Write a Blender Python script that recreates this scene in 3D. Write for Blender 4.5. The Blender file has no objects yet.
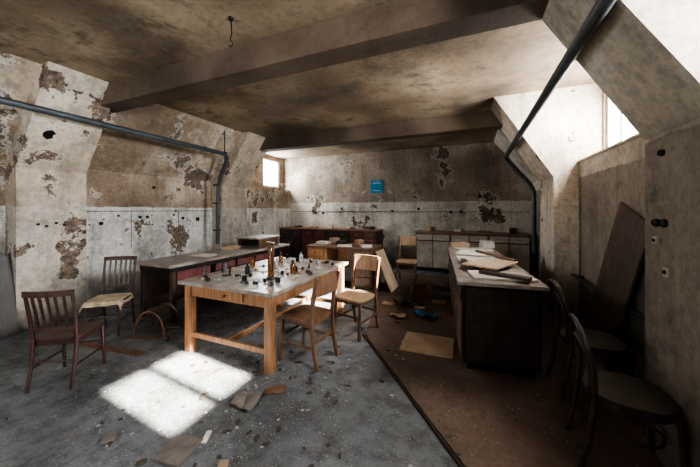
import bpy, bmesh, math, random
from mathutils import Vector, Matrix, Euler, noise
random.seed(7)
scene = bpy.context.scene
COL = scene.collection
H = 3.27

# ------------------------------------------------------------------ materials
def new_mat(name):
    m = bpy.data.materials.new(name); m.use_nodes = True
    nt = m.node_tree
    b = nt.nodes["Principled BSDF"]
    return m, nt, b
def N(nt, t, **kw):
    n = nt.nodes.new(t)
    for k, v in kw.items():
        if k in n.inputs: n.inputs[k].default_value = v
        else: setattr(n, k, v)
    return n
def ramp(nt, src, stops):
    r = nt.nodes.new("ShaderNodeValToRGB")
    el = r.color_ramp.elements
    while len(el) < len(stops): el.new(0.5)
    for e, (p, c) in zip(el, stops):
        e.position = p
        e.color = (*c, 1) if len(c) == 3 else c
    nt.links.new(src, r.inputs[0])
    return r.outputs[0]
def mix(nt, fac, a, b, mode='MIX'):
    m = nt.nodes.new("ShaderNodeMix"); m.data_type = 'RGBA'; m.blend_type = mode
    for s, v in ((m.inputs[0], fac), (m.inputs[6], a), (m.inputs[7], b)):
        if hasattr(v, "links"): nt.links.new(v, s)
        elif isinstance(v, (int, float)): s.default_value = v
        else: s.default_value = (*v, 1)
    return m.outputs[2]
def math_n(nt, op, a, b=None):
    m = nt.nodes.new("ShaderNodeMath"); m.operation = op
    for i, v in enumerate((a, b)):
        if v is None: continue
        if hasattr(v, "links"): nt.links.new(v, m.inputs[i])
        else: m.inputs[i].default_value = v
    return m.outputs[0]
def noise_n(nt, vec, scale, detail=5, rough=0.6, stretch=None, off=None):
    if stretch or off:
        mp = nt.nodes.new("ShaderNodeMapping")
        if stretch: mp.inputs['Scale'].default_value = stretch
        if off: mp.inputs['Location'].default_value = off
        nt.links.new(vec, mp.inputs['Vector']); vec = mp.outputs[0]
    n = N(nt, "ShaderNodeTexNoise", Scale=scale, Detail=detail, Roughness=rough)
    nt.links.new(vec, n.inputs['Vector'])
    return n.outputs[0]
def bump(nt, b, src, s=0.3, d=0.02):
    bp = nt.nodes.new("ShaderNodeBump"); bp.inputs['Strength'].default_value = s
    bp.inputs['Distance'].default_value = d
    nt.links.new(src, bp.inputs['Height']); nt.links.new(bp.outputs[0], b.inputs['Normal'])

def plaster(name, hi, lo, band, peel=0.62, under=(0.16,0.11,0.075), hi2=None, stainc=(0.09,0.06,0.04), stain=0.7, peel2=None, soot=0.5, streak=0.5, fine=0.45):
    m, nt, b = new_mat(name)
    geo = nt.nodes.new("ShaderNodeNewGeometry"); P = geo.outputs['Position']
    sep = nt.nodes.new("ShaderNodeSeparateXYZ"); nt.links.new(P, sep.inputs[0])
    n1 = noise_n(nt, P, 0.8, 8, 0.6); n2 = noise_n(nt, P, 3.2, 8, 0.7)
    n3 = noise_n(nt, P, 18, 6, 0.75); n4 = noise_n(nt, P, 1.15, 12, 0.68)
    n5 = noise_n(nt, P, 4.0, 10, 0.6, None, (5,3,2))
    n6 = noise_n(nt, P, 0.9, 7, 0.65, None, (11,7,5))
    st = noise_n(nt, P, 2.6, 6, 0.65, (2.4, 2.4, 0.3))
    dk = tuple(c*0.6 for c in hi); h2 = hi2 or tuple(min(1, c*1.35) for c in hi)
    chi = ramp(nt, n1, [(0.34, dk), (0.48, hi), (0.60, h2)])
    chi = mix(nt, ramp(nt, n2, [(0.5,(0,0,0)),(0.70,(stain,)*3)]), chi, stainc)
    dl = tuple(c*0.62 for c in lo)
    clo = ramp(nt, n2, [(0.32, dl), (0.44, lo), (0.75, tuple(min(1,c*1.2) for c in lo))])
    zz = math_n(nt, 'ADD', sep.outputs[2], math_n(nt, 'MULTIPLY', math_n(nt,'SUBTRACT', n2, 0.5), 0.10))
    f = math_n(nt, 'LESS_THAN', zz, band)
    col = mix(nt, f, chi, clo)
    col = mix(nt, ramp(nt, st, [(0.5,(0,0,0)),(0.72,(streak,)*3)]), col, (0.11,0.085,0.06))
    col = mix(nt, ramp(nt, n6, [(0.48,(0,0,0)),(0.66,(soot,)*3)]), col, (0.07,0.056,0.045))
    pm = ramp(nt, n4, [(peel, (0,0,0)), (peel+0.008, (1,1,1))])
    p2 = peel2 or peel+0.06
    pm2 = ramp(nt, n5, [(p2, (0,0,0)), (p2+0.01, (1,1,1))])
    rim = ramp(nt, n4, [(peel-0.03, (0,0,0)), (peel-0.004, (0.5,0.5,0.5))])
    ucol = ramp(nt, n3, [(0.35, tuple(c*0.5 for c in under)), (0.7, tuple(min(1,c*1.8) for c in under))])
    col = mix(nt, rim, col, tuple(min(1,c*1.25) for c in lo))
    pall = math_n(nt, 'MAXIMUM', pm, pm2)
    col = mix(nt, pall, col, ucol)
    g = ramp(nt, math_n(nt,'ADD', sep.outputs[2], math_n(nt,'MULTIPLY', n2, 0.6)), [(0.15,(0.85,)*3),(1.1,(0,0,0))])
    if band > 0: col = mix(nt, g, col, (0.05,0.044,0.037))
    col = mix(nt, fine, col, ramp(nt, n3, [(0.3,(0.22,0.22,0.22)),(0.58,(1,1,1))]), 'MULTIPLY')
    nt.links.new(col, b.inputs['Base Color'])
    b.inputs['Roughness'].default_value = 0.85
    bm_ = math_n(nt, 'SUBTRACT', n3, math_n(nt,'MULTIPLY', pall, 1.5))
    bump(nt, b, bm_, 0.5, 0.012)
    return m

def wood(name, c, dust=0.15, rough=0.5, dustc=(0.3,0.28,0.25), stretch=(9,9,1.0), gs=3):
    m, nt, b = new_mat(name)
    tc = nt.nodes.new("ShaderNodeTexCoord"); P = tc.outputs['Object']
    g = noise_n(nt, P, gs, 6, 0.65, stretch); f = noise_n(nt, P, 6, 6, 0.7)
    col = ramp(nt, g, [(0.3, tuple(x*0.45 for x in c)), (0.52, c), (0.75, tuple(min(1,x*1.5) for x in c))])
    col = mix(nt, ramp(nt, f, [(0.45,(0,0,0)),(0.7,(min(1,dust*2.5),)*3)]), col, dustc)
    col = mix(nt, dust*0.5, col, dustc)
    nt.links.new(col, b.inputs['Base Color']); b.inputs['Roughness'].default_value = rough
    bump(nt, b, g, 0.15, 0.004)
    return m
def plain(name, c, rough=0.5, metal=0.0, var=0.4, scale=8, trans=0.0):
    m, nt, b = new_mat(name)
    tc = nt.nodes.new("ShaderNodeTexCoord")
    f = noise_n(nt, tc.outputs['Object'], scale, 6, 0.7)
    col = ramp(nt, f, [(0.3, tuple(x*(1-var) for x in c)), (0.7, tuple(min(1,x*(1+var*0.5)) for x in c))])
    nt.links.new(col, b.inputs['Base Color'])
    b.inputs['Roughness'].default_value = rough; b.inputs['Metallic'].default_value = metal
    b.inputs['Transmission Weight'].default_value = trans
    return m

M_left = plaster("plaster_left", (0.38,0.29,0.205), (0.72,0.70,0.645), 1.60, 0.572, (0.20,0.16,0.12), (0.62,0.52,0.41), peel2=0.66, soot=0.45, streak=0.45)
M_back = plaster("plaster_back", (0.36,0.295,0.23), (0.62,0.595,0.52), 1.78, 0.59, (0.15,0.115,0.085), (0.54,0.465,0.375), peel2=0.68, soot=0.5, streak=0.45)
M_col = plaster("plaster_column", (0.60,0.505,0.395), (0.56,0.505,0.43), 1.60, 0.58, (0.19,0.145,0.11), (0.74,0.65,0.53), stain=0.4, peel2=0.68, soot=0.45, streak=0.45)
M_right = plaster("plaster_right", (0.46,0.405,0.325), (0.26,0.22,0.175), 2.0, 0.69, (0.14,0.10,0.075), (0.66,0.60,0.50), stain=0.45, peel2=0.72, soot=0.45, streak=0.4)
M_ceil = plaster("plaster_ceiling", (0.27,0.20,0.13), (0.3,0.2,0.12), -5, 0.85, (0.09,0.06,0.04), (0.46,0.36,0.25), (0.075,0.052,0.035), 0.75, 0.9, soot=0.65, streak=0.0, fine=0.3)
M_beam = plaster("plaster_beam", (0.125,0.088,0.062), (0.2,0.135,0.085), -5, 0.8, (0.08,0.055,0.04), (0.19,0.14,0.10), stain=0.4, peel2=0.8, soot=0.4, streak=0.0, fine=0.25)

def floor_mat():
    m, nt, b = new_mat("floor_concrete")
    geo = nt.nodes.new("ShaderNodeNewGeometry"); P = geo.outputs['Position']
    a = noise_n(nt, P, 0.8, 8, 0.65); c = noise_n(nt, P, 5, 8, 0.75); d = noise_n(nt, P, 60, 4, 0.75)
    col = ramp(nt, a, [(0.34,(0.07,0.072,0.073)),(0.5,(0.14,0.146,0.148)),(0.64,(0.22,0.225,0.225))])
    col = mix(nt, ramp(nt, c, [(0.46,(0,0,0)),(0.64,(0.7,0.7,0.7))]), col, (0.048,0.045,0.041))
    col = mix(nt, ramp(nt, d, [(0.60,(0,0,0)),(0.68,(0.6,0.6,0.6))]), col, (0.38,0.37,0.35))
    col = mix(nt, ramp(nt, d, [(0.34,(0.8,0.8,0.8)),(0.42,(0,0,0))]), col, (0.038,0.035,0.032))
    nt.links.new(col, b.inputs['Base Color'])
    nt.links.new(ramp(nt, c, [(0.3,(0.40,)*3),(0.7,(0.8,)*3)]), b.inputs['Roughness'])
    bump(nt, b, math_n(nt,'ADD', c, d), 0.4, 0.01)
    return m
M_floor = floor_mat()
M_lino = plaster("linoleum_brown", (0.115,0.075,0.054), (0.1,0.07,0.05), -5, 0.6, (0.055,0.043,0.035), (0.18,0.125,0.09), peel2=0.66, streak=0.0)
M_honey = wood("honey_wood", (0.31,0.15,0.065), 0.08, 0.45)
M_tabletop = wood("dusty_table_top", (0.21,0.16,0.12), 0.34, 0.36, (0.40,0.38,0.35), (8,1,8))
M_red = wood("dark_red_wood", (0.050,0.018,0.013), 0.03, 0.4)
M_dark = wood("dark_brown_wood", (0.055,0.031,0.022), 0.05, 0.45)
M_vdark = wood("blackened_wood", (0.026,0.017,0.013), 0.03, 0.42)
M_grey = wood("brown_board", (0.075,0.046,0.032), 0.06, 0.45)
M_mid = wood("worn_brown_wood", (0.16,0.082,0.044), 0.06, 0.45)
M_light = wood("pale_worn_wood", (0.44,0.28,0.165), 0.12, 0.5)
M_ply = wood("pale_plywood", (0.50,0.37,0.25), 0.15, 0.5)
M_burg = wood("burgundy_panel", (0.15,0.04,0.038), 0.06, 0.5)
M_black = plain("black_paint", (0.018,0.014,0.012), 0.45, 0, 0.5)
M_bench = wood("bench_top_grey", (0.19,0.145,0.115), 0.38, 0.38, (0.38,0.355,0.32), (8,1,8))
M_redtop = wood("reddish_counter_top", (0.25,0.115,0.072), 0.12, 0.4, (0.34,0.30,0.25), (1,8,8))
M_white = plain("dirty_white_paint", (0.60,0.56,0.49), 0.55, 0, 0.45, 3)
M_paper = plain("old_paper", (0.64,0.59,0.50), 0.8, 0, 0.35, 5)
M_card = plain("brown_cardboard", (0.33,0.235,0.155), 0.75, 0, 0.3, 4)
M_pipe = plain("grey_pipe_paint", (0.085,0.098,0.105), 0.45, 0.2, 0.4, 6)
M_pipeb = plain("dark_pipe_paint", (0.05,0.052,0.055), 0.4, 0.3, 0.4, 6)
M_metal = plain("dull_steel", (0.25,0.25,0.25), 0.4, 0.8, 0.5, 12)
M_blackpl = plain("black_bakelite", (0.012,0.012,0.012), 0.35, 0, 0.3)
M_blue = plain("blue_enamel", (0.02,0.25,0.42), 0.4, 0, 0.3, 10)
M_bluecloth = plain("blue_cloth", (0.03,0.12,0.24), 0.8, 0, 0.5)
M_cream = plain("cream_plate", (0.40,0.34,0.25), 0.4, 0, 0.2)
M_frame = plain("white_window_frame", (0.62,0.62,0.60), 0.5, 0, 0.3)
M_glass = plain("brown_glass", (0.35,0.16,0.06), 0.1, 0, 0.2, 8, 0.7)
M_cglass = plain("clear_glass", (0.8,0.85,0.85), 0.08, 0, 0.05, 8, 0.85)
M_chip = plain("plaster_chip", (0.38,0.36,0.33), 0.85, 0, 0.4)
M_chipd = plain("dark_rubble", (0.08,0.065,0.05), 0.85, 0, 0.5)
M_cloth = plain("stained_sackcloth", (0.42,0.34,0.23), 0.9, 0, 0.6, 6)
M_tile = plain("grey_brown_tile", (0.17,0.145,0.125), 0.6, 0, 0.4, 10)

# ------------------------------------------------------------------ mesh tools
class MB:
    def __init__(s): s.bm = bmesh.new()
    def box(s, c, size, rot=None, bev=0.0):
        r = bmesh.ops.create_cube(s.bm, size=1.0)
        vs = r['verts']
        bmesh.ops.scale(s.bm, vec=size, verts=vs)
        if bev > 0:
            es = list({e for v in vs for e in v.link_edges})
            rr = bmesh.ops.bevel(s.bm, geom=es, offset=bev, segments=2, affect='EDGES', profile=0.6)
            vs = list({v for f in rr['faces'] for v in f.verts} | {v for v in vs if v.is_valid})
        if rot is not None:
            bmesh.ops.rotate(s.bm, cent=(0,0,0), matrix=Euler(rot).to_matrix(), verts=vs)
        bmesh.ops.translate(s.bm, vec=c, verts=vs)
        return s
    def rod(s, pts, rad, n=10, up=(0,0,1)):
        pts = [Vector(p) for p in pts]; rings = []
        for i, p in enumerate(pts):
            a = pts[max(i-1,0)]; b = pts[min(i+1,len(pts)-1)]
            t = (b-a).normalized(); u = Vector(up)
            if abs(t.dot(u)) > 0.97: u = Vector((0,1,0)) if abs(t.y) < 0.9 else Vector((1,0,0))
            sd = t.cross(u).normalized(); nn = sd.cross(t).normalized()
            if isinstance(rad, tuple):
                w, h = rad[0]/2, rad[1]/2
                offs = [(-w,-h),(w,-h),(w,h),(-w,h)]
            else:
                r = rad[i] if isinstance(rad, list) else rad
                offs = [(r*math.cos(2*math.pi*k/n), r*math.sin(2*math.pi*k/n)) for k in range(n)]
            rings.append([s.bm.verts.new(p + sd*x + nn*y) for x, y in offs])
        k = len(rings[0])
        for a, b in zip(rings, rings[1:]):
            for j in range(k):
                s.bm.faces.new((a[j], a[(j+1)%k], b[(j+1)%k], b[j]))
        s.bm.faces.new(rings[0][::-1]); s.bm.faces.new(rings[-1])
        return s
    def lathe(s, prof, c=(0,0,0), n=20):
        c = Vector(c); rings = []
        for r, z in prof:
            r = max(r, 0.0005)
            rings.append([s.bm.verts.new(c+Vector((r*math.cos(2*math.pi*k/n), r*math.sin(2*math.pi*k/n), z))) for k in range(n)])
        for a, b in zip(rings, rings[1:]):
            for j in range(n): s.bm.faces.new((a[j], a[(j+1)%n], b[(j+1)%n], b[j]))
        s.bm.faces.new(rings[0][::-1]); s.bm.faces.new(rings[-1])
        return s
    def prism(s, poly, axis, a, b):
        def P(u, v, w): return {'Y':(u,w,v),'X':(w,u,v),'Z':(u,v,w)}[axis]
        A = [s.bm.verts.new(P(u,v,a)) for u,v in poly]; B = [s.bm.verts.new(P(u,v,b)) for u,v in poly]
        k = len(poly)
        for j in range(k): s.bm.faces.new((A[j], A[(j+1)%k], B[(j+1)%k], B[j]))
        s.bm.faces.new(A[::-1]); s.bm.faces.new(B)
        return s
    def sheet(s, w, d, amp, seed=0, n=22, thick=0.0, z0=0.004, sc=5, droop=0.0, flat=0.21):
        g = []
        for i in range(n+1):
            row = []
            for j in range(n+1):
                u, v = i/n-0.5, j/n-0.5
                q = Vector((u*w*sc+seed*3.1, v*d*sc, seed))
                z = abs(noise.noise(q))*amp*2 + abs(noise.noise(q*2.3))*amp*0.7
                x = u*w + noise.noise(q+Vector((7,0,0)))*amp*0.8
                y = v*d + noise.noise(q+Vector((0,9,0)))*amp*0.8
                ex, ey = max(0, abs(x)-flat), max(0, abs(y)-flat)
                if droop:
                    x = math.copysign(min(abs(x), flat+ex*0.3), x); y = math.copysign(min(abs(y), flat+ey*0.3), y)
                row.append(s.bm.verts.new((x, y, z0+z-droop*(ex+ey))))
            g.append(row)
        for i in range(n):
            for j in range(n):
                s.bm.faces.new((g[i][j], g[i+1][j], g[i+1][j+1], g[i][j+1]))
        return s
    def obj(s, name, mat, parent=None, smooth=False, loc=None, rot=None, **props):
        bmesh.ops.recalc_face_normals(s.bm, faces=s.bm.faces[:])
        me = bpy.data.meshes.new(name); s.bm.to_mesh(me); s.bm.free()
        if mat: me.materials.append(mat)
        if smooth:
            for p in me.polygons: p.use_smooth = True
            try: me.set_sharp_from_angle(angle=math.radians(40))
            except Exception: pass
        o = bpy.data.objects.new(name, me); COL.objects.link(o)
        if parent: o.parent = parent
        if loc: o.location = loc
        if rot: o.rotation_euler = rot
        for k, v in props.items(): o[k] = v
        return o
def root(name, loc, rz, label, category, group=None):
    e = bpy.data.objects.new(name, None); e.empty_display_size = 0.1
    COL.objects.link(e); e.location = loc; e.rotation_euler = (0,0,rz)
    e["label"] = label; e["category"] = category
    if group: e["group"] = group
    return e
def dup(o, loc, rot=None, scale=None, label=None):
    c = o.copy(); COL.objects.link(c); c.location = loc
    if rot is not None: c.rotation_euler = rot
    if scale is not None: c.scale = scale
    if label: c["label"] = label
    for ch in o.children:
        cc = ch.copy(); cc.parent = c; COL.objects.link(cc)
    return c
def struct(mb, name, mat):
    return mb.obj(name, mat, kind="structure")

# ------------------------------------------------------------------ room shell
Y0, Y1 = -1.6, 8.1
C1a, C1b = 1.70, 2.42
struct(MB().box((-2.1, (Y0+Y1)/2, -0.05), (8.2, Y1-Y0+0.4, 0.1)), "floor", M_floor)
struct(MB().box((-2.1, (Y0+Y1)/2, H+0.05), (8.2, Y1-Y0+0.4, 0.1)), "ceiling", M_ceil)
struct(MB().box((-2.1, Y1+0.1, H/2), (8.2, 0.2, H)), "wall_back", M_back)
mb = MB(); yb = Y0-0.1
mb.box((-5.05, yb, H/2), (2.3, 0.2, H)); mb.box((0.2, yb, H/2), (3.6, 0.2, H))
mb.box((-2.75, yb, 0.5), (2.3, 0.2, 1.0)); mb.box((-2.75, yb, 2.95), (2.3, 0.2, 0.64))
struct(mb, "wall_front", M_back)
def window(name, x, ya, yb_, za, zb, npan, axis='X', mw=0.022):
    mb = MB(); t = 0.045
    def bx(u0,u1,z0,z1,th=0.05):
        if axis == 'X': mb.box((x,(u0+u1)/2,(z0+z1)/2),(th,u1-u0,z1-z0))
        else: mb.box(((u0+u1)/2,x,(z0+z1)/2),(u1-u0,th,z1-z0))
    bx(ya,yb_,za,za+t); bx(ya,yb_,zb-t,zb)
    for i in range(npan+1):
        u = ya+(yb_-ya)*i/npan; w = t*0.6 if i in (0,npan) else mw
        u = min(max(u, ya+w), yb_-w)
        bx(u-w, u+w, za+t, zb-t)
    return mb.obj(name, M_frame, kind="structure")
window("added_window", yb, -3.9, -1.6, 1.0, 2.63, 3, 'Y')  # added window, unseen behind the camera, put in to admit fill light
struct(MB().box((-5.85, (Y0+Y1)/2, 1.1), (0.5, Y1-Y0, 2.2)), "wall_left", M_left)
slopeL = [(-5.6,2.2),(-4.68,H),(-6.1,H),(-6.1,2.2)]
struct(MB().prism(slopeL,'Y',Y0,C1a), "wall_left_slope_near", M_left)
struct(MB().prism(slopeL,'Y',C1b,4.95), "wall_left_slope_middle", M_left)
mb = MB(); xl = -5.92
mb.box((xl,6.40,(2.2+H)/2),(0.1,1.3,H-2.2)); mb.box((xl,7.98,(2.2+H)/2),(0.1,0.24,H-2.2))
mb.box((xl,7.45,2.24),(0.1,0.8,0.08)); mb.box((xl,7.45,H-0.06),(0.1,0.8,0.12))
struct(mb, "wall_left_dormer", M_left)
window("window_3", xl, 7.05, 7.86, 2.28, H-0.12, 2)
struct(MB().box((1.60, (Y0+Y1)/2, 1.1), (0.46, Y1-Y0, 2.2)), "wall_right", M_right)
mb = MB(); xr = 1.68
zt, zb_ = 3.18, 2.29
mb.box((xr,(Y0+Y1)/2,(2.2+zb_)/2),(0.1,Y1-Y0,zb_-2.2)); mb.box((xr,(Y0+Y1)/2,(zt+H)/2),(0.1,Y1-Y0,H-zt))
for a, b in ((Y0,0.93),(1.80,3.2),(4.84,Y1)):
    mb.box((xr,(a+b)/2,(zt+zb_)/2),(0.1,b-a,zt-zb_))
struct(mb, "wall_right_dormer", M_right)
window("window_1", xr, 3.2, 4.84, zb_, zt, 4)
window("window_2", xr, 0.93, 1.80, zb_, zt, 2, 'X', 0.038)
slopeR = [(1.37,2.2),(0.52,H),(1.63,H),(1.63,2.2)]
struct(MB().prism(slopeR,'Y',5.75,Y1), "wall_right_slope", M_right)
cl = [(-5.75,0),(-5.3,0),(-5.3,2.1),(-4.5,H),(-5.98,H),(-5.98,0)]
cr = [(1.08,0),(1.74,0),(1.74,H),(0.316,H),(1.08,2.02)]
struct(MB().prism(cl,'Y',C1a,C1b), "trim_1", M_col)
struct(MB().prism(cl,'Y',4.95,5.75), "trim_2", M_col)
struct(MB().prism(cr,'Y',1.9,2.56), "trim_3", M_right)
struct(MB().prism(cr,'Y',4.88,5.75), "trim_4", M_col)
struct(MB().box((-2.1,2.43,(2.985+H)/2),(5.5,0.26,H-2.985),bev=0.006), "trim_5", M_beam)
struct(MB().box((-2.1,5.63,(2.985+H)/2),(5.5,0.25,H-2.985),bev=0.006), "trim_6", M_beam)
struct(MB().box((1.50,3.72,2.212),(0.30,2.3,0.024)), "trim_7", M_col)

mb = MB().prism([(-1.21,3.35),(0.9,0.68),(1.36,0.68),(1.36,1.88),(1.06,1.88),(1.06,2.58),(1.36,2.58),(1.36,4.86),(1.06,4.86),(1.06,7.0),(-1.9,7.0),(-1.62,5.3)],'Z',0.0,0.008)
mb.obj("floor_covering", M_lino, label="dirty brown linoleum sheet with a raised slanting edge", category="floor covering")
d = Vector((2.11,-2.67,0)).normalized()
mb = MB().rod([Vector((-1.24,3.35,0.008)), Vector((-1.24,3.35,0.008))+d*3.3], (0.018,0.014))
mb.obj("edge_batten", M_vdark, label="long thin wooden batten along the linoleum edge", category="batten")

# ------------------------------------------------------------------ pipes
def arc(pts, r=0.12, n=6):
    pts = [Vector(p) for p in pts]; out = [pts[0]]
    for a, b, c in zip(pts, pts[1:], pts[2:]):
        ra = min(r, (b-a).length*0.45, (c-b).length*0.45)
        p, q = b+(a-b).normalized()*ra, b+(c-b).normalized()*ra
        for i in range(n+1):
            t = i/n; out.append(p*(1-t)**2 + b*2*t*(1-t) + q*t*t)
    out.append(pts[-1]); return out
r = root("heating_pipe", (-4.74,0,0), 0, "long grey painted pipe running under the sloped columns", "pipe")
MB().rod(arc([(0,Y0+0.02,2.78),(0,4.62,2.72),(-0.40,4.72,2.2),(-0.44,4.72,1.6),(-0.44,4.72,0.8)],0.22), 0.042, 14).obj("pipe_run", M_pipe, r, True)
for y, z in ((1.3,H),(4.5,H)):
    MB().rod([(0,y,2.74),(0,y,z)], 0.012).lathe([(0.05,-0.02),(0.05,0.02)], (0,y,2.74), 14).obj("hanger", M_pipeb, r)
for z in (1.1,1.7,2.1):
    MB().box((-0.46,4.72,z),(0.12,0.11,0.03)).obj("clamp", M_pipeb, r)
r = root("heating_pipe", (0.63,0,0), 0, "long dark pipe running below the window haunches", "pipe")
MB().rod(arc([(0,Y0+0.02,2.61),(0,6.6,2.61),(0.38,6.68,2.15),(0.52,6.68,1.95),(0.52,6.68,0.7)],0.2), 0.04, 14).obj("pipe_run", M_pipe, r, True)
MB().lathe([(0.05,-0.03),(0.055,0.0),(0.05,0.03)], (0,6.45,2.61), 14).obj("clamp", M_pipeb, r)
r = root("wall_pipe", (1.29,0,0), 0, "thin dark pipe fixed low along the plaster wall", "pipe")
MB().rod([(0,2.62,0.66),(0,4.84,0.66)], 0.018).obj("pipe_run", M_pipeb, r, True)
for y in (2.9,4.0,4.7):
    MB().box((0.04,y,0.66),(0.08,0.03,0.03)).obj("bracket", M_pipeb, r)
r = root("ceiling_hook", (-1.98,1.95,3.03), 0, "bent wire hook with cable hanging from the ceiling", "hook")
MB().rod([(0,0,0.24),(0.01,0,0.1),(-0.01,0,0.04)],0.005).obj("cable", M_blackpl, r)
MB().rod([(-0.01,0,0.04),(0.02,0,0.02),(0.02,0,-0.01),(-0.01,0,-0.02),(-0.03,0,0.0)],0.005).obj("hook", M_blackpl, r)
MB().lathe([(0.018,0.215),(0.022,0.24)],(0,0,0)).obj("ceiling_rose", M_blackpl, r)
MB().rod([(-5.592,2.45,1.53),(-5.592,4.93,1.53)],0.006).rod([(-5.592,3.2,1.53),(-5.592,3.2,0.9)],0.004).rod([(-5.592,4.1,1.53),(-5.592,4.1,1.1)],0.004).obj("wall_conduit", M_blackpl, label="thin black cable along the peeling white wall band", category="cable")
MB().rod([(-5.5,8.092,1.50),(1.3,8.092,1.50)],0.006).rod([(-3.3,8.092,1.5),(-3.3,8.092,1.02)],0.005).rod([(-0.6,8.092,1.5),(-0.6,8.092,1.02)],0.005).obj("wall_conduit", M_blackpl, label="thin black cable along the end wall above the counters", category="cable")

def socket_(loc, rz, kind, label, rr=0.026):
    r = root("wall_socket", loc, rz, label, "socket", "old wall sockets")
    if kind == 'round':
        o = MB().lathe([(rr,0),(rr,0.012),(rr*0.8,0.02),(rr*0.75,0.014)],(0,0,0),18).obj("cover", M_blackpl, r, True)
        o.rotation_euler = (math.pi/2,0,0)
    else:
        s_ = rr*2.6
        MB().box((0,-0.010,0),(s_,0.020,s_),bev=0.005).obj("cover", M_cream if kind=='cream' else M_blackpl, r)
        o = MB().lathe([(rr*0.6,0),(rr*0.6,0.008)],(0,0,0),14).obj("knob", M_blackpl, r)
        o.rotation_euler=(math.pi/2,0,0); o.location=(0,-0.020,0)
    return r
for y,z,k,s_ in ((2.75,1.33,'round',.03),(3.35,1.42,'round',.028),(3.48,1.42,'round',.028),(4.0,1.45,'round',.02),(4.2,1.38,'round',.03),(4.1,1.97,'cream',.035),(3.6,1.98,'round',.028),(4.55,1.35,'black',.03),(3.0,1.45,'round',.018)):
    socket_((-5.6,y,z), math.pi/2, k, "old round black socket on the peeling wall" if k=='round' else "square wall switch on the stained wall", s_)
for y,z in ((1.9,1.36),(1.98,1.33),(2.08,1.37),(2.17,1.34)):
    socket_((-5.3,y,z), math.pi/2, 'round', "black round socket on the plaster column", 0.018)
o = MB().prism([(0.09,0.0),(0.05,0.06),(0.0,0.05),(-0.05,0.08),(-0.10,0.03),(-0.07,-0.03),(-0.02,-0.06),(0.04,-0.05)],'Z',0,0.006).obj("plaster_hole", M_blackpl, label="ragged dark knocked out hole in the column plaster", category="hole")
o.rotation_euler=(0,math.pi/2+0.6,0); o.location=(-5.02,1.89,2.52); o.scale=(0.75,0.9,1)
for x,z,s_ in ((-4.6,1.45,.035),(-4.35,1.45,.035),(-3.7,1.6,.03),(-2.1,1.52,.03),(-1.35,1.58,.035),(-0.5,1.5,.04),(-0.25,1.5,.04),(0.5,1.58,.03),(-4.9,1.95,.03),(0.2,1.9,.05)):
    socket_((x,8.1,z), 0, 'round', "small black socket on the end wall", s_)
for y,z,k,s_ in ((2.42,1.47,'round',.026),(2.34,1.47,'round',.026),(2.36,1.90,'round',.02),(2.3,1.18,'cream',.022),(2.41,1.36,'cream',.018)):
    socket_((1.08,y,z), -math.pi/2, k, "black round socket on the shaded column" if k=='round' else "cream switch plate on the shaded column", s_)

r = root("enamel_sign", (-2.56,8.1,2.05), 0, "square blue notice fixed high on the end wall", "sign")
MB().box((0,-0.008,0.19),(0.38,0.016,0.38)).obj("plate", M_blue, r)
for i,(w_,z) in enumerate(((0.20,0.32),(0.24,0.28),(0.26,0.07))):
    MB().box((0,-0.018,z),(w_,0.004,0.014)).obj("faded_marking", M_white, r)

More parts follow.
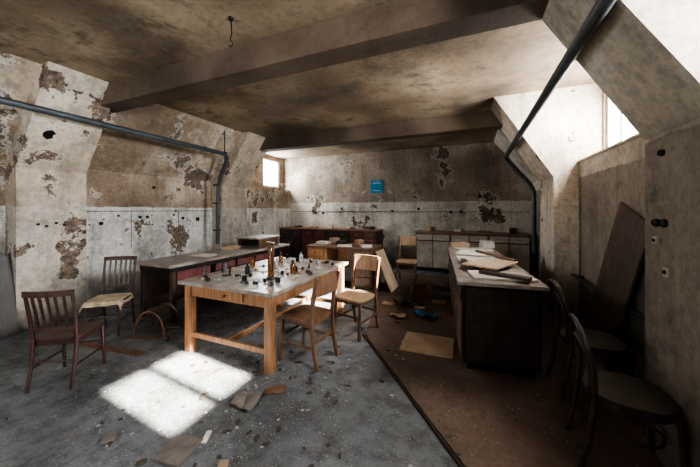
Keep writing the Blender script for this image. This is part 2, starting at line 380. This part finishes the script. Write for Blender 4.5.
# ------------------------------------------------------------------ chairs
def chair(loc, face, style, mat, seatmat, label, hb=0.88, sc=1.0):
    rz = math.atan2(face[1], face[0]) - math.pi/2
    r = root("wooden_chair", (loc[0],loc[1],loc[2] if len(loc)>2 else 0), rz, label, "chair")
    r.scale = (sc,sc,sc)
    sh = 0.455
    sq = style == 'panel'; bent = style == 'bent'
    for sx in (-1,1):
        pts = [(sx*0.175,-0.265,0),(sx*0.178,-0.22,0.2),(sx*0.18,-0.195,sh)]
        if not bent: pts += [(sx*0.185,-0.215,0.65),(sx*0.19,-0.27,hb)]
        (MB().rod(pts, (0.028,0.036), up=(0,1,0)) if sq else MB().rod(pts, [0.014,0.016,0.018,0.016,0.014])).obj("leg", mat, r, not sq)
        pts = [(sx*0.19,0.20,0),(sx*0.183,0.175,sh-0.02)]
        (MB().rod(pts, (0.03,0.03), up=(0,1,0)) if sq else MB().rod(pts, [0.013,0.019])).obj("leg", mat, r, not sq)
    poly = []
    for k in range(36):
        a = 2*math.pi*k/36; c, s_ = math.cos(a), math.sin(a); e = 0.42 if sq else (0.8 if bent else 0.62)
        x = math.copysign(abs(c)**e, c)*0.215; y = math.copysign(abs(s_)**e, s_)*0.215
        x *= 1.0 + 0.06*(y/0.215)
        poly.append((x,y))
    MB().prism(poly,'Z',sh-0.012,sh+0.012).obj("seat", seatmat, r)
    if bent:
        MB().prism([(x*0.93,y*0.93) for x,y in poly],'Z',sh-0.055,sh-0.012).obj("seat_frame", mat, r)
    else:
        mb = MB(); q = 0.165
        mb.box((0,q,sh-0.035),(2*q+0.02,0.02,0.045)).box((0,-q-0.01,sh-0.035),(2*q+0.02,0.02,0.045))
        mb.box((q,0,sh-0.035),(0.02,2*q,0.045)).box((-q,0,sh-0.035),(0.02,2*q,0.045))
        mb.obj("seat_frame", mat, r)
    zs = 0.2
    if bent:
        MB().rod([(0.165*math.cos(2*math.pi*k/24),0.175*math.sin(2*math.pi*k/24),zs+0.03) for k in range(25)],0.009).obj("stretcher", mat, r, True)
    else:
        for a,b in (((-0.18,-0.21,zs),(-0.187,0.185,zs)),((0.18,-0.21,zs),(0.187,0.185,zs)),((-0.183,0.19,zs+0.06),(0.183,0.19,zs+0.06)),((-0.178,-0.21,zs+0.05),(0.178,-0.21,zs+0.05))):
            (MB().rod([a,b],(0.016,0.026)) if sq else MB().rod([a,b],0.009)).obj("stretcher", mat, r)
    def back_curve(z, bow, w=0.19, n=8):
        t = (z-0.65)/(hb-0.65); yb = -0.215-0.055*max(t,0) if z>0.65 else -0.2-0.015*(z-sh)/0.2
        return [(w*(2*i/n-1), yb-bow*(1-(2*i/n-1)**2), z) for i in range(n+1)]
    if style == 'panel':
        MB().rod(back_curve(hb-0.09,0.03),(0.016,0.20)).obj("backrest", seatmat, r)
    elif bent:
        def hoop(w, top, base, rad):
            pts = [(-w*0.9,-0.195,base),(-w,-0.205,base+(top-base)*0.45)]
            zc = top-w*0.75
            for i in range(11):
                a_ = math.pi*(1-i/10); z = zc+w*0.75*math.sin(a_)
                pts.append((w*math.cos(a_)*1.02, -0.215-0.10*(z-0.6) - 0.02*math.sin(a_), z))
            pts += [(w,-0.205,base+(top-base)*0.45),(w*0.9,-0.195,base)]
            return MB().rod(pts, rad, 10, up=(0,1,0))
        hoop(0.19, hb, sh, 0.016).obj("backrest", mat, r, True)
        hoop(0.105, hb-0.11, sh, 0.011).obj("inner_hoop", mat, r, True)
    else:
        MB().rod(back_curve(hb-0.01,0.035,0.205),(0.02,0.055)).obj("top_rail", mat, r)
        MB().rod(back_curve(0.57,0.015,0.182),(0.016,0.03)).obj("lower_rail", mat, r)
        ns = 5
        for i in range(ns):
            u = (2*(i+1)/(ns+1)-1)
            a = (u*0.182,-0.205-0.015*(1-u*u),0.57); b = (u*0.19,-0.262-0.035*(1-u*u),hb-0.02)
            MB().rod([a,((a[0]+b[0])/2,(a[1]+b[1])/2+0.004,(a[2]+b[2])/2),b],(0.022,0.009),up=(0,1,0)).obj("slat", mat, r)
    return r
chair((-3.46,1.46), (-0.55,0.83), 'slat', M_red, M_red, "dark red slatted wooden chair standing alone on bare floor", 0.93, 0.91)
chair((-4.24,2.18), (0.6,-0.8), 'slat', M_red, M_dark, "dark slatted wooden chair with sackcloth on its seat", 0.97, 0.93)
chair((-1.60,2.62), (-1,0.12), 'panel', M_mid, M_mid, "brown wooden chair pushed under the honey table", 0.90)
chair((-1.36,3.40), (-0.22,-0.97), 'panel', M_mid, M_light, "pale worn wooden chair in the sunlight beside the table", 0.93)
chair((-1.27,6.15), (0.1,-1), 'panel', M_mid, M_light, "wooden chair with panel back before the white cabinets", 0.95)
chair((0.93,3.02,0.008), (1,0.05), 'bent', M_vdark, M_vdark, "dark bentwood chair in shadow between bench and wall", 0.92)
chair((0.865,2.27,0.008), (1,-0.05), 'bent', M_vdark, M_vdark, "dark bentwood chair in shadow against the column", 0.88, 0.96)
o = MB().sheet(0.56,0.50,0.018,3,droop=0.75,flat=0.18).obj("sackcloth", M_cloth, None, True, label="stained tan sackcloth draped over a chair seat", category="cloth")
o.location = (-4.23,2.16,0.434); o.rotation_euler=(0,0,0.7)

# ------------------------------------------------------------------ main table
r = root("work_table", (-2.31,3.03,0), 0, "large honey wood work table littered with lab debris", "table")
MB().box((0,0,0.762),(1.26,1.78,0.036),bev=0.004).obj("table_top", M_tabletop, r)
for c_, s_ in (((0,-0.80,0.675),(1.0,0.022,0.13)),((0,0.80,0.675),(1.0,0.022,0.13)),((0.535,0,0.675),(0.022,1.54,0.13)),((-0.535,0,0.675),(0.022,1.54,0.13))):
    MB().box(c_, s_).obj("apron", M_honey, r)
for sx in (-1,1):
    for sy in (-1,1):
        MB().prism([(-0.04,-0.04),(0.04,-0.04),(0.04,0.04),(-0.04,0.04)],'Z',0,0.744).obj("leg", M_honey, r, loc=(sx*0.54,sy*0.80,0))
for sy in (-1,1):
    MB().box((0,sy*0.80,0.19),(1.0,0.03,0.05)).obj("stretcher", M_honey, r)
MB().box((0,0,0.19),(0.035,1.57,0.05)).obj("stretcher", M_honey, r)
dr = MB().box((0,0,0),(0.44,0.014,0.09),bev=0.003).obj("drawer", M_honey, r, loc=(0.0,-0.818,0.675))
MB().lathe([(0.008,0),(0.008,0.012),(0.015,0.02),(0.012,0.028)]).obj("knob", M_dark, dr, True, loc=(0,-0.007,0), rot=(math.pi/2,0,0))
TZ = 0.781

placed = []
rng = random.Random(3)
def spot(rad, x0=-2.86, x1=-1.76, y0=2.22, y1=3.84):
    for _ in range(400):
        x, y = rng.uniform(x0,x1), rng.uniform(y0,y1)
        if all((x-a)**2+(y-b)**2 > (rad+c)**2 for a,b,c in placed):
            placed.append((x,y,rad)); return x, y
    return None
def bottle(loc, h, rad, mat, label):
    r = root("bottle", loc, 0, label, "bottle"); placed.append((loc[0],loc[1],rad+0.01))
    MB().lathe([(rad,0),(rad,h*0.6),(rad*0.85,h*0.7),(rad*0.35,h*0.8),(rad*0.35,h*0.94)],n=16).obj("body", mat, r, True)
    MB().lathe([(rad*0.42,h*0.92),(rad*0.42,h)],n=12).obj("stopper", M_blackpl, r)
    return r
def instrument(loc, rz, s=1.0):
    r = root("microscope", loc, rz, "old black desk microscope with metal tube", "microscope"); placed.append((loc[0],loc[1],0.08*s+0.02))
    MB().prism([(-0.05*s,-0.07*s),(0.05*s,-0.07*s),(0.04*s,0.06*s),(-0.04*s,0.06*s)],'Z',0,0.02*s).obj("base", M_blackpl, r)
    MB().rod([(0,0.045*s,0.02*s),(0,0.06*s,0.1*s),(0,0.04*s,0.17*s),(0,0,0.19*s)],0.013*s).obj("arm", M_blackpl, r, True)
    MB().rod([(0,-0.03*s,0.1*s),(0,-0.02*s,0.19*s),(0,0.0*s,0.25*s)],[0.013*s,0.019*s,0.016*s]).obj("tube", M_metal, r, True)
    MB().box((0,-0.02*s,0.075*s),(0.07*s,0.07*s,0.008*s)).obj("stage", M_metal, r)
    return r
instrument((-2.80,2.38,TZ), 0.7, 0.66); instrument((-2.64,2.54,TZ), -0.4, 0.66); instrument((-2.82,2.68,TZ),2.0,0.6)
r = root("glass_cylinder", (-2.07,2.62,TZ), 0, "tall brown glass cylinder in a wooden holder", "cylinder"); placed.append((-2.07,2.62,0.08))
MB().box((0,0,0.012),(0.12,0.12,0.024),bev=0.004).obj("base", M_dark, r)
MB().lathe([(0.028,0.024),(0.028,0.36),(0.022,0.37)],n=18).obj("tube", M_glass, r, True)
MB().rod([(0.038,0,0.02),(0.038,0,0.40)],0.006).rod([(-0.038,0,0.02),(-0.038,0,0.40)],0.006).box((0,0,0.40),(0.10,0.03,0.015)).obj("holder", M_mid, r)
r = root("glass_cylinder", (-2.20,2.80,TZ), 0.3, "shorter clear glass cylinder on a round foot", "cylinder"); placed.append((-2.2,2.8,0.06))
MB().lathe([(0.05,0),(0.045,0.012),(0.02,0.018)],n=18).obj("base", M_cglass, r)
MB().lathe([(0.022,0.018),(0.022,0.26),(0.026,0.27)],n=18).obj("tube", M_cglass, r, True)
bottle((-2.0,2.95,TZ),0.16,0.032,M_glass,"small brown glass reagent bottle on the table")
bottle((-2.35,3.1,TZ),0.13,0.03,M_cglass,"small clear glass reagent bottle on the table")
bottle((-2.55,3.45,TZ),0.15,0.03,M_glass,"small brown glass bottle among the table litter")
bottle((-2.50,2.72,TZ),0.12,0.028,M_blackpl,"small black bottle among the table litter")
bottle((-2.75,3.1,TZ),0.14,0.03,M_glass,"small brown glass bottle among the table litter")
bottle((-2.3,3.6,TZ),0.17,0.035,M_cglass,"clear glass reagent bottle near the table end")
bottle((-1.95,3.5,TZ),0.10,0.03,M_cglass,"small clear glass jar near the table end")
def coil_(loc, rz, s):
    r = root("bench_clamp", loc, rz, "rusty metal bench clamp lying on the table", "clamp")
    MB().rod([(-0.07*s,0,0.012),(0.07*s,0,0.012)],0.007).obj("rod", M_metal, r)
    MB().box((0.03*s,0,0.016),(0.025,0.035,0.030),bev=0.004).obj("jaw", M_blackpl, r)
    MB().rod([(0.03*s,-0.04,0.02),(0.03*s,0.03,0.02)],0.004).obj("screw", M_metal, r)
for _ in range(8):
    p = spot(0.07)
    if p: coil_((p[0],p[1],TZ), rng.uniform(0,3), rng.uniform(0.5,0.9))
dish = MB().lathe([(0.04,0),(0.043,0.018),(0.038,0.016),(0.036,0.005)],n=18).obj("glass_dish", M_cglass, None, True, label="small round glass dish on the table", category="dish", group="glass dishes on the table")
p = spot(0.045); dish.location=(p[0],p[1],TZ)
for _ in range(7):
    p = spot(0.045)
    if p: dup(dish,(p[0],p[1],TZ))
pp = MB().sheet(0.18,0.12,0.004,5,8,z0=0.001).obj("paper_sheet", M_paper, label="crumpled sheet of yellowed paper on the table", category="paper", group="papers on the table")
p = spot(0.1); pp.location=(p[0],p[1],TZ)
for _ in range(15):
    p = spot(0.065)
    if p:
        k = rng.uniform(.4,.75); dup(pp,(p[0],p[1],TZ),(0,0,rng.uniform(0,3)),(k,k,1))
blk = MB().box((0,0,0.014),(0.06,0.035,0.028),bev=0.003).obj("black_box", M_blackpl, label="small black bakelite box among table litter", category="box", group="small boxes on the table")
p = spot(0.04); blk.location=(p[0],p[1],TZ)
for _ in range(20):
    p = spot(0.032)
    if p: dup(blk,(p[0],p[1],TZ),(0,0,rng.uniform(0,3)),(rng.uniform(.4,1.),rng.uniform(.5,1.),rng.uniform(.4,2.4)))
slide = MB().box((0,0,0.006),(0.05,0.02,0.012),bev=0.001).obj("wood_block", M_light, label="small pale wooden block among table litter", category="block", group="wood blocks on the table")
p = spot(0.03); slide.location=(p[0],p[1],TZ)
for _ in range(24):
    p = spot(0.026)
    if p: dup(slide,(p[0],p[1],TZ),(0,0,rng.uniform(0,3)),(rng.uniform(.6,1.),rng.uniform(.5,1.5),rng.uniform(.4,3.4)))

# ------------------------------------------------------------------ long bench on the left
r = root("laboratory_bench", (-4.08,3.95,0), 0, "long lab bench with grey worktop and burgundy panels", "bench")
MB().box((0,0,0.785),(0.78,2.74,0.04),bev=0.004).obj("worktop", M_bench, r)
MB().box((0,0,0.73),(0.68,2.62,0.07)).obj("apron", M_black, r)
for sx in (-1,1): MB().box((sx*0.31,-1.27,0.35),(0.06,0.06,0.70)).obj("leg", M_dark, r)
MB().box((-0.05,0.38,0.38),(0.60,1.85,0.64)).obj("body", M_black, r)
for i in range(4):
    d = MB().box((0,0,0),(0.02,0.44,0.44),bev=0.004).obj("door", M_burg, r, loc=(0.262,-0.31+0.46*i,0.33))
    MB().box((0.02,0.15,0.0),(0.02,0.02,0.08)).obj("handle", M_metal, d)
for i in range(3):
    d = MB().box((0,0,0),(0.02,0.42,0.12),bev=0.004).obj("drawer", M_burg, r, loc=(0.27,-0.31+0.46*i,0.635))
    MB().lathe([(0.012,0),(0.014,0.02)]).obj("knob", M_metal, d, loc=(0.01,0,0), rot=(0,math.pi/2,0))
MB().box((-0.30,-0.93,0.40),(0.02,0.60,0.60)).obj("back_panel", M_dark, r)
MB().box((0.33,-0.95,0.60),(0.02,0.55,0.18)).obj("front_panel", M_burg, r)
r = root("low_shelf", (-4.15,4.85,0.805), 0, "pale low wooden stand lying across the bench top", "stand")
MB().box((0,0,0.17),(0.60,0.7,0.03),bev=0.003).obj("shelf_board", M_bench, r)
for sx in (-1,1): MB().box((sx*0.27,0,0.0775),(0.025,0.6,0.155)).obj("side_panel", M_mid, r)
b = MB().box((0,0,0.03),(0.22,0.3,0.06),bev=0.004).obj("wooden_box", M_light, label="small pale wooden box on the bench top", category="box"); b.location=(-4.2,4.15,0.805); b.rotation_euler=(0,0,0.3)
rr = MB().sheet(0.4,0.3,0.01,2,10,z0=0.001).obj("paper_sheet", M_paper, label="dusty paper sheet lying on the long bench", category="paper"); rr.location=(-4.0,3.4,0.805)

r = root("bentwood_stand", (-3.62,2.38,0), 0.35, "broken bentwood chair frame with curved brown legs", "chair frame")
for sy in (-0.15,0.15):
    MB().rod([(-0.24,sy,0.015),(0.24,sy,0.015)],0.014).obj("rail", M_mid, r)
    pts=[(0.19*math.cos(a)-0.0,sy,0.03+0.30*math.sin(a)) for a in [math.pi*i/12 for i in range(13)]]
    MB().rod(pts,0.013).obj("leg", M_mid, r, True)
for sx in (-0.15,0.0,0.15):
    z = 0.03+0.30*math.sqrt(1-(sx/0.19)**2)
    MB().rod([(sx,-0.15,z),(sx,0.15,z)],0.010).obj("stretcher", M_mid, r)
b = MB().box((0,0,0.012),(0.9,0.07,0.024)).obj("floor_plank", M_mid, label="narrow brown plank lying beside the bench", category="plank"); b.location=(-3.70,1.90,0); b.rotation_euler=(0,0,0.12)

# ------------------------------------------------------------------ middle desk
r = root("wooden_desk", (-2.5,5.62,0), 0.03, "honey wood pedestal desk with drawers and clutter on top", "desk")
MB().box((0,0,0.785),(1.5,0.75,0.032),bev=0.003).obj("desk_top", M_mid, r)
for cx in (-0.5,0.5):
    MB().box((cx,0.0,0.385),(0.44,0.66,0.765)).obj("pedestal", M_honey if cx<0 else M_mid, r)
    for i in range(4):
        d = MB().box((0,0,0),(0.39,0.02,0.16),bev=0.004).obj("drawer", M_honey if cx<0 else M_mid, r, loc=(cx,-0.342,0.14+0.175*i))
        MB().lathe([(0.01,0),(0.016,0.022)]).obj("knob", M_dark, d, loc=(0,-0.01,0), rot=(math.pi/2,0,0))
MB().box((0,0.30,0.5),(0.56,0.02,0.5)).obj("modesty_panel", M_honey, r)
o = MB().rod([(-0.07,0,0),(-0.07,0,0.26)],0.008).rod([(0.07,0,0),(0.07,0,0.26)],0.008).box((0,0,0.26),(0.18,0.03,0.02)).box((0,0,0.10),(0.16,0.03,0.02)).box((0,0,0.008),(0.2,0.1,0.016)).obj("test_tube_rack", M_mid, label="upright wooden rack standing on the desk", category="rack")
o.location=(-2.0,5.75,0.80)
for i,(x,y,sx,sy,sz,m) in enumerate(((-3.0,5.6,.25,.2,.06,M_paper),(-2.6,5.7,.2,.25,.08,M_black),(-2.4,5.4,.3,.2,.03,M_paper),(-1.95,5.45,.2,.15,.05,M_white),(-2.85,5.85,.2,.14,.12,M_card),(-2.25,5.85,.16,.14,.1,M_light))):
    o = MB().box((0,0,sz/2),(sx,sy,sz),bev=0.003).obj("cardboard_box", m, label="small flat box among the desk clutter", category="box"); o.location=(x,y,0.802); o.rotation_euler=(0,0,0.2*i)
a = math.atan2(0.30,0.72)
o = MB().box((0,0,0.40),(0.02,0.50,0.80)).obj("leaning_board", M_ply, label="pale plywood board leaning against the desk end", category="board")
o.location=(-1.36,5.45,0.012); o.rotation_euler=(0,-a,0)

# ------------------------------------------------------------------ counters on the end wall
def cabinet(x, y, w, d, h, body, door, n, label, group):
    r = root("base_cabinet", (x,y,0), 0, label, "cabinet", group)
    MB().box((0,0,0.04),(w-0.02,d-0.06,0.08)).obj("plinth", M_black, r)
    MB().box((0,0,0.08+(h-0.08)/2),(w-0.006,d,h-0.08)).obj("body", body, r)
    for i in range(n):
        dw = (w-0.03)/n
        q = MB().box((0,0,0),(dw-0.02,0.02,h-0.30),bev=0.004).obj("door", door, r, loc=(-w/2+0.015+dw*(i+0.5),-d/2-0.011,0.1+(h-0.30)/2))
        MB().box(((0.5-i%2)*(dw-0.10),-0.02,0.12),(0.015,0.02,0.09)).obj("handle", M_metal, q)
        q = MB().box((0,0,0),(dw-0.02,0.02,0.14),bev=0.004).obj("drawer", door, r, loc=(-w/2+0.015+dw*(i+0.5),-d/2-0.011,h-0.10))
        MB().box((0,-0.018,0),(0.09,0.016,0.015)).obj("handle", M_metal, q)
    return r
for i in range(4):
    cabinet(-5.17+0.8*i,7.78,0.8,0.6,0.96,M_dark,M_burg if i%2 else M_dark,2,"dark brown base cabinet under the reddish counter","dark base cabinets")
MB().box((-3.97,7.77,0.98),(3.22,0.66,0.04),bev=0.004).obj("counter_top", M_redtop, label="long reddish brown countertop on dark cabinets", category="countertop")
for i in range(3):
    cabinet(-0.9+0.85*i,7.78,0.85,0.6,0.96,M_mid,M_white,2,"dirty white base cabinet with brown frame","white base cabinets")
MB().box((-0.05,7.77,0.98),(2.58,0.66,0.04),bev=0.004).obj("counter_top", M_redtop, label="dusty reddish countertop on white cabinets", category="countertop")
rc = random.Random(9)
for i,x in enumerate((-5.1,-4.5,-3.9,-3.2,-2.7,-1.0,-0.3,0.3,0.9)):
    sx,sy,sz = rc.uniform(.12,.35),rc.uniform(.12,.25),rc.uniform(.03,.14)
    o = MB().box((0,0,sz/2),(sx,sy,sz),bev=0.003).obj("storage_box", (M_dark,M_card,M_white,M_mid)[i%4], label="small dusty box resting on the long counter", category="box")
    o.location=(x,7.75+rc.uniform(-.12,.12),1.001); o.rotation_euler=(0,0,rc.uniform(-.5,.5))

# ------------------------------------------------------------------ dark bench on the right
rz = math.radians(6)
r = root("dark_bench", (0.10,4.47,0.008), rz, "dark wooden cabinet bench covered with loose boards", "bench")
MB().box((0,0,0.845),(0.76,3.04,0.035),bev=0.004).obj("worktop", M_bench, r)
MB().box((0,0.0,0.45),(0.66,2.94,0.76)).obj("body", M_black, r)
MB().box((0,0,0.035),(0.58,2.86,0.07)).obj("plinth", M_black, r)
MB().box((0,-1.482,0.45),(0.60,0.022,0.70),bev=0.004).obj("end_panel", M_vdark, r)
for i in range(5):
    q = MB().box((0,0,0),(0.02,0.54,0.52),bev=0.004).obj("door", M_mid if i==0 else M_dark, r, loc=(-0.342,-1.17+0.585*i,0.37))
    MB().box((-0.02,0.2,0.1),(0.02,0.015,0.08)).obj("handle", M_metal, q)
    q = MB().box((0,0,0),(0.02,0.54,0.13),bev=0.004).obj("drawer", M_dark, r, loc=(-0.342,-1.17+0.585*i,0.73))
    MB().box((-0.02,0,0),(0.02,0.09,0.015)).obj("handle", M_metal, q)
RZ = 0.872
def board(x,y,z,sx,sy,t,rot,mat,name,label,cat):
    o = MB().box((0,0,t/2),(sx,sy,t),bev=min(0.003,t*0.3)).obj(name, mat, label=label, category=cat)
    o.location=(x,y,z); o.rotation_euler=rot; return o
board(0.27,3.28,RZ,0.56,0.36,0.02,(0,0,0.2),M_white,"loose_board","dirty white board lying on the dark bench","board")
board(0.20,3.72,RZ+0.0465,0.40,0.6,0.018,(0.0,0,-0.45),M_ply,"loose_board","pale plywood board stacked on the dark bench","board")
board(0.12,4.25,RZ,0.6,0.34,0.02,(0,0,0.1),M_white,"loose_board","dirty white board lying on the dark bench","board")
board(0.05,4.75,RZ,0.5,0.4,0.025,(0,0,-0.2),M_paper,"loose_board","yellowed board lying on the dark bench","board")
board(0.05,5.25,RZ,0.55,0.38,0.02,(0,0,0.3),M_white,"loose_board","dirty white board lying on the dark bench","board")
board(0.30,3.2,RZ+0.0205,0.10,0.46,0.03,(0,0,1.1),M_dark,"wooden_batten","dark wooden batten lying over the boards","batten")
board(-0.05,3.74,RZ,0.06,0.60,0.046,(0,0,0.15),M_dark,"wooden_batten","dark wooden batten lying over the boards","batten")
board(0.3,4.5,RZ+0.026,0.05,0.9,0.03,(0,0,0.5),M_mid,"wooden_batten","brown wooden batten lying over the boards","batten")
board(-0.2,5.6,RZ,0.3,0.25,0.09,(0,0,0.2),M_card,"cardboard_box","small brown cardboard box on the dark bench","box")
board(0.26,5.74,RZ,0.20,0.18,0.12,(0,0,0.3),M_white,"cardboard_box","small pale box on the dark bench","box")
o = MB().box((0,0,0),(0.02,0.62,1.5)).obj("leaning_board", M_grey, label="brown board tilted against the plaster wall", category="board")
o.rotation_euler = Euler((math.radians(20), math.radians(5), 0)); o.location=(1.285,3.60,0.82)
o = MB().box((0,0,0.62),(0.03,0.22,1.24)).box((0.03,0.14,0.5),(0.025,0.14,1.0)).obj("leaning_plank", M_vdark, label="dark planks leaning against the wall by the column", category="plank")
o.location=(-5.25,1.48,0.0); o.rotation_euler=(0.0,-0.22,0)

# ------------------------------------------------------------------ floor debris
board(-0.46,3.38,0.009,0.56,0.50,0.01,(0,0,0.03),M_card,"cardboard_sheet","flat brown cardboard sheet lying on the floor","cardboard")
o = MB().sheet(0.34,0.26,0.06,4).obj("blue_cloth", M_bluecloth, None, True, label="crumpled blue cloth lying on the floor", category="cloth"); o.location=(-0.62,4.25,0.009)
o = MB().sheet(0.4,0.34,0.10,6).obj("dark_rag", M_chipd, None, True, label="crumpled dark rag heap on the floor", category="cloth"); o.location=(-0.95,4.75,0.009)
o = MB().sheet(0.2,0.16,0.03,8).obj("crumpled_paper", M_card, None, True, label="crumpled brown paper on the linoleum", category="paper"); o.location=(-0.98,4.1,0.009)
for x,y,s,m in ((-0.75,4.6,.16,M_paper),(-1.25,4.6,.2,M_card),(-0.5,5.0,.22,M_card),(-2.5,1.05,.06,M_tile),(-1.0,2.35,.09,M_tile),(-1.15,1.35,.06,M_card)):
    o = MB().sheet(s,s*0.75,0.012,int(x*7)%9,12,z0=0.002).obj("crumpled_paper", m, None, True, label="small torn paper scrap on the floor", category="paper"); o.location=(x,y,0.009 if x>-1.21-(y-3.35)*0.79 else 0)
r = root("open_crate", (-0.85,5.3,0.009), 0.5, "small dark open wooden crate on the floor", "crate")
mb = MB()
mb.box((0,0,0.01),(0.34,0.24,0.02)).box((0.16,0,0.09),(0.015,0.24,0.16)).box((-0.16,0,0.09),(0.015,0.24,0.16)).box((0,0.113,0.09),(0.31,0.015,0.16)).box((0,-0.113,0.07),(0.31,0.015,0.12))
mb.obj("crate_body", M_mid, r)
board(-1.73,1.27,0,0.19,0.21,0.02,(0,0,0.15),M_tile,"floor_tile","loose grey brown tile lying on the floor","tile")
board(-1.66,1.42,0,0.035,0.10,0.012,(0,0,0.5),M_paper,"floor_tile","narrow pale tile fragment on the floor","tile")
board(-1.38,1.3,0,0.06,0.05,0.02,(0,0,0.6),M_card,"wood_scrap","small brown wood scrap on the floor","scrap")
board(-2.25,1.15,0,0.08,0.07,0.018,(0,0,0.8),M_tile,"floor_tile","broken dark tile piece on the floor","tile")
o = MB().sheet(0.22,0.16,0.035,11).obj("crumpled_rag", M_tile, None, True, label="crumpled dirty rag beside the sunlit patch", category="cloth"); o.location=(-1.66,1.80,0)
board(-1.55,2.02,0,0.16,0.10,0.012,(0,0,0.5),M_mid,"wood_scrap","small brown wood scrap under the table","scrap")
board(-0.9,0.98,0,0.05,0.09,0.01,(0,0,0.9),M_chipd,"wood_scrap","dark wood scrap on the floor","scrap")

def rock(mat, name, label, group, seed):
    mb = MB(); bmesh.ops.create_icosphere(mb.bm, subdivisions=1, radius=0.014)
    rg = random.Random(seed)
    for v in mb.bm.verts: v.co = Vector((v.co.x*rg.uniform(.7,1.5), v.co.y*rg.uniform(.6,1.3), v.co.z*rg.uniform(.2,.5)))
    mz = min(v.co.z for v in mb.bm.verts)
    for v in mb.bm.verts: v.co.z -= mz
    return mb.obj(name, mat, label=label, category="debris", group=group)
rg = random.Random(21)
ch1 = rock(M_chip,"plaster_chip","pale fallen plaster chip on the floor","plaster chips on the floor",1); ch1.location=(-1.2,1.9,0)
ch2 = rock(M_chipd,"rubble_piece","dark rubble piece on the floor","rubble on the floor",2); ch2.location=(-1.0,1.6,0)
def fz(x,y): return 0.008 if x > -1.21-(y-3.35)*0.79 else 0
for i in range(140):
    if rg.random()<0.5: x = rg.gauss(-1.9,0.5); y = rg.gauss(1.9,0.5)
    else: x = rg.uniform(-4.4,-0.2); y = rg.uniform(0.9,3.6)
    k = rg.uniform(0.3,1.2)
    dup(ch1,(x,y,fz(x,y)),(0,0,rg.uniform(0,6)),(k*rg.uniform(.7,1.6),k,k))
for i in range(170):
    if rg.random()<0.4: x = rg.gauss(-1.7,0.5); y = rg.gauss(1.9,0.5)
    else: x = rg.uniform(-4.4,-0.1); y = rg.uniform(0.9,4.8)
    k = rg.uniform(0.4,2.0)
    dup(ch2,(x,y,fz(x,y)),(0,0,rg.uniform(0,6)),(k*rg.uniform(.7,1.8),k,k))
mb = MB()
for i in range(4500):
    if rg.random()<0.6: x,y = rg.gauss(-2.0,0.9), rg.gauss(2.0,0.7)
    else: x,y = rg.uniform(-5.2,1.0), rg.uniform(0.5,7.3)
    if x>1.0 or x<-5.25 or y<0.3: continue
    s = rg.uniform(0.002,0.006)
    z = fz(x,y)
    a = rg.uniform(0,6)
    vs = [mb.bm.verts.new((x+s*math.cos(a+q)*1.3, y+s*math.sin(a+q), z)) for q in (0,2.1,4.2)] + [mb.bm.verts.new((x,y,z+s*0.7))]
    for f in ((0,1,3),(1,2,3),(2,0,3),(2,1,0)): mb.bm.faces.new([vs[k] for k in f])
mb.obj("floor_grit", M_chip, kind="stuff", label="fine plaster grit scattered over the floor", category="debris")

# ------------------------------------------------------------------ light
w = bpy.data.worlds.new("World"); scene.world = w; w.use_nodes = True
w.node_tree.nodes["Background"].inputs[0].default_value = (0.88,0.94,1.0,1)
w.node_tree.nodes["Background"].inputs[1].default_value = 6.0
sun = bpy.data.lights.new("sun","SUN"); sun.energy = 95; sun.angle = math.radians(1.2); sun.color=(1,0.95,0.87)
so = bpy.data.objects.new("sun",sun); COL.objects.link(so)
so.rotation_euler = Vector((-1,0.10,-0.67)).to_track_quat('-Z','Y').to_euler(); so.location=(6,0,5)
def area(name, loc, dirv, sx, sy, e, col=(0.95,0.97,1.0)):
    l = bpy.data.lights.new(name,"AREA"); l.shape='RECTANGLE'; l.size=sx; l.size_y=sy; l.energy=e; l.color=col
    o = bpy.data.objects.new(name,l); COL.objects.link(o); o.location=loc
    o.rotation_euler = Vector(dirv).to_track_quat('-Z','Z').to_euler(); return o
area("window_fill_light", (1.80,1.38,2.73), (-1,0,-0.3), 0.85,0.8, 215)
area("window_fill_light", (1.80,4.02,2.73), (-1,0,-0.3), 1.6,0.8, 340)
area("window_fill_light", (-6.05,7.45,2.75), (1,0,-0.15), 0.8,0.8, 160)
area("window_fill_light", (-2.75,-1.85,1.85), (-0.5,1,0), 2.2,1.5, 38)  # added fill lamp behind the camera, aimed left through the added window
scene.view_settings.view_transform = 'AgX'
scene.view_settings.look = 'AgX - High Contrast'

cam = bpy.data.cameras.new("camera"); co = bpy.data.objects.new("camera",cam); COL.objects.link(co)
co.location=(0,0,1.55); co.rotation_euler=(math.radians(90),0,math.radians(22.9))
cam.sensor_width=36; cam.lens=287/700*36; cam.shift_y=-0.0336; cam.clip_start=0.05
scene.camera = co
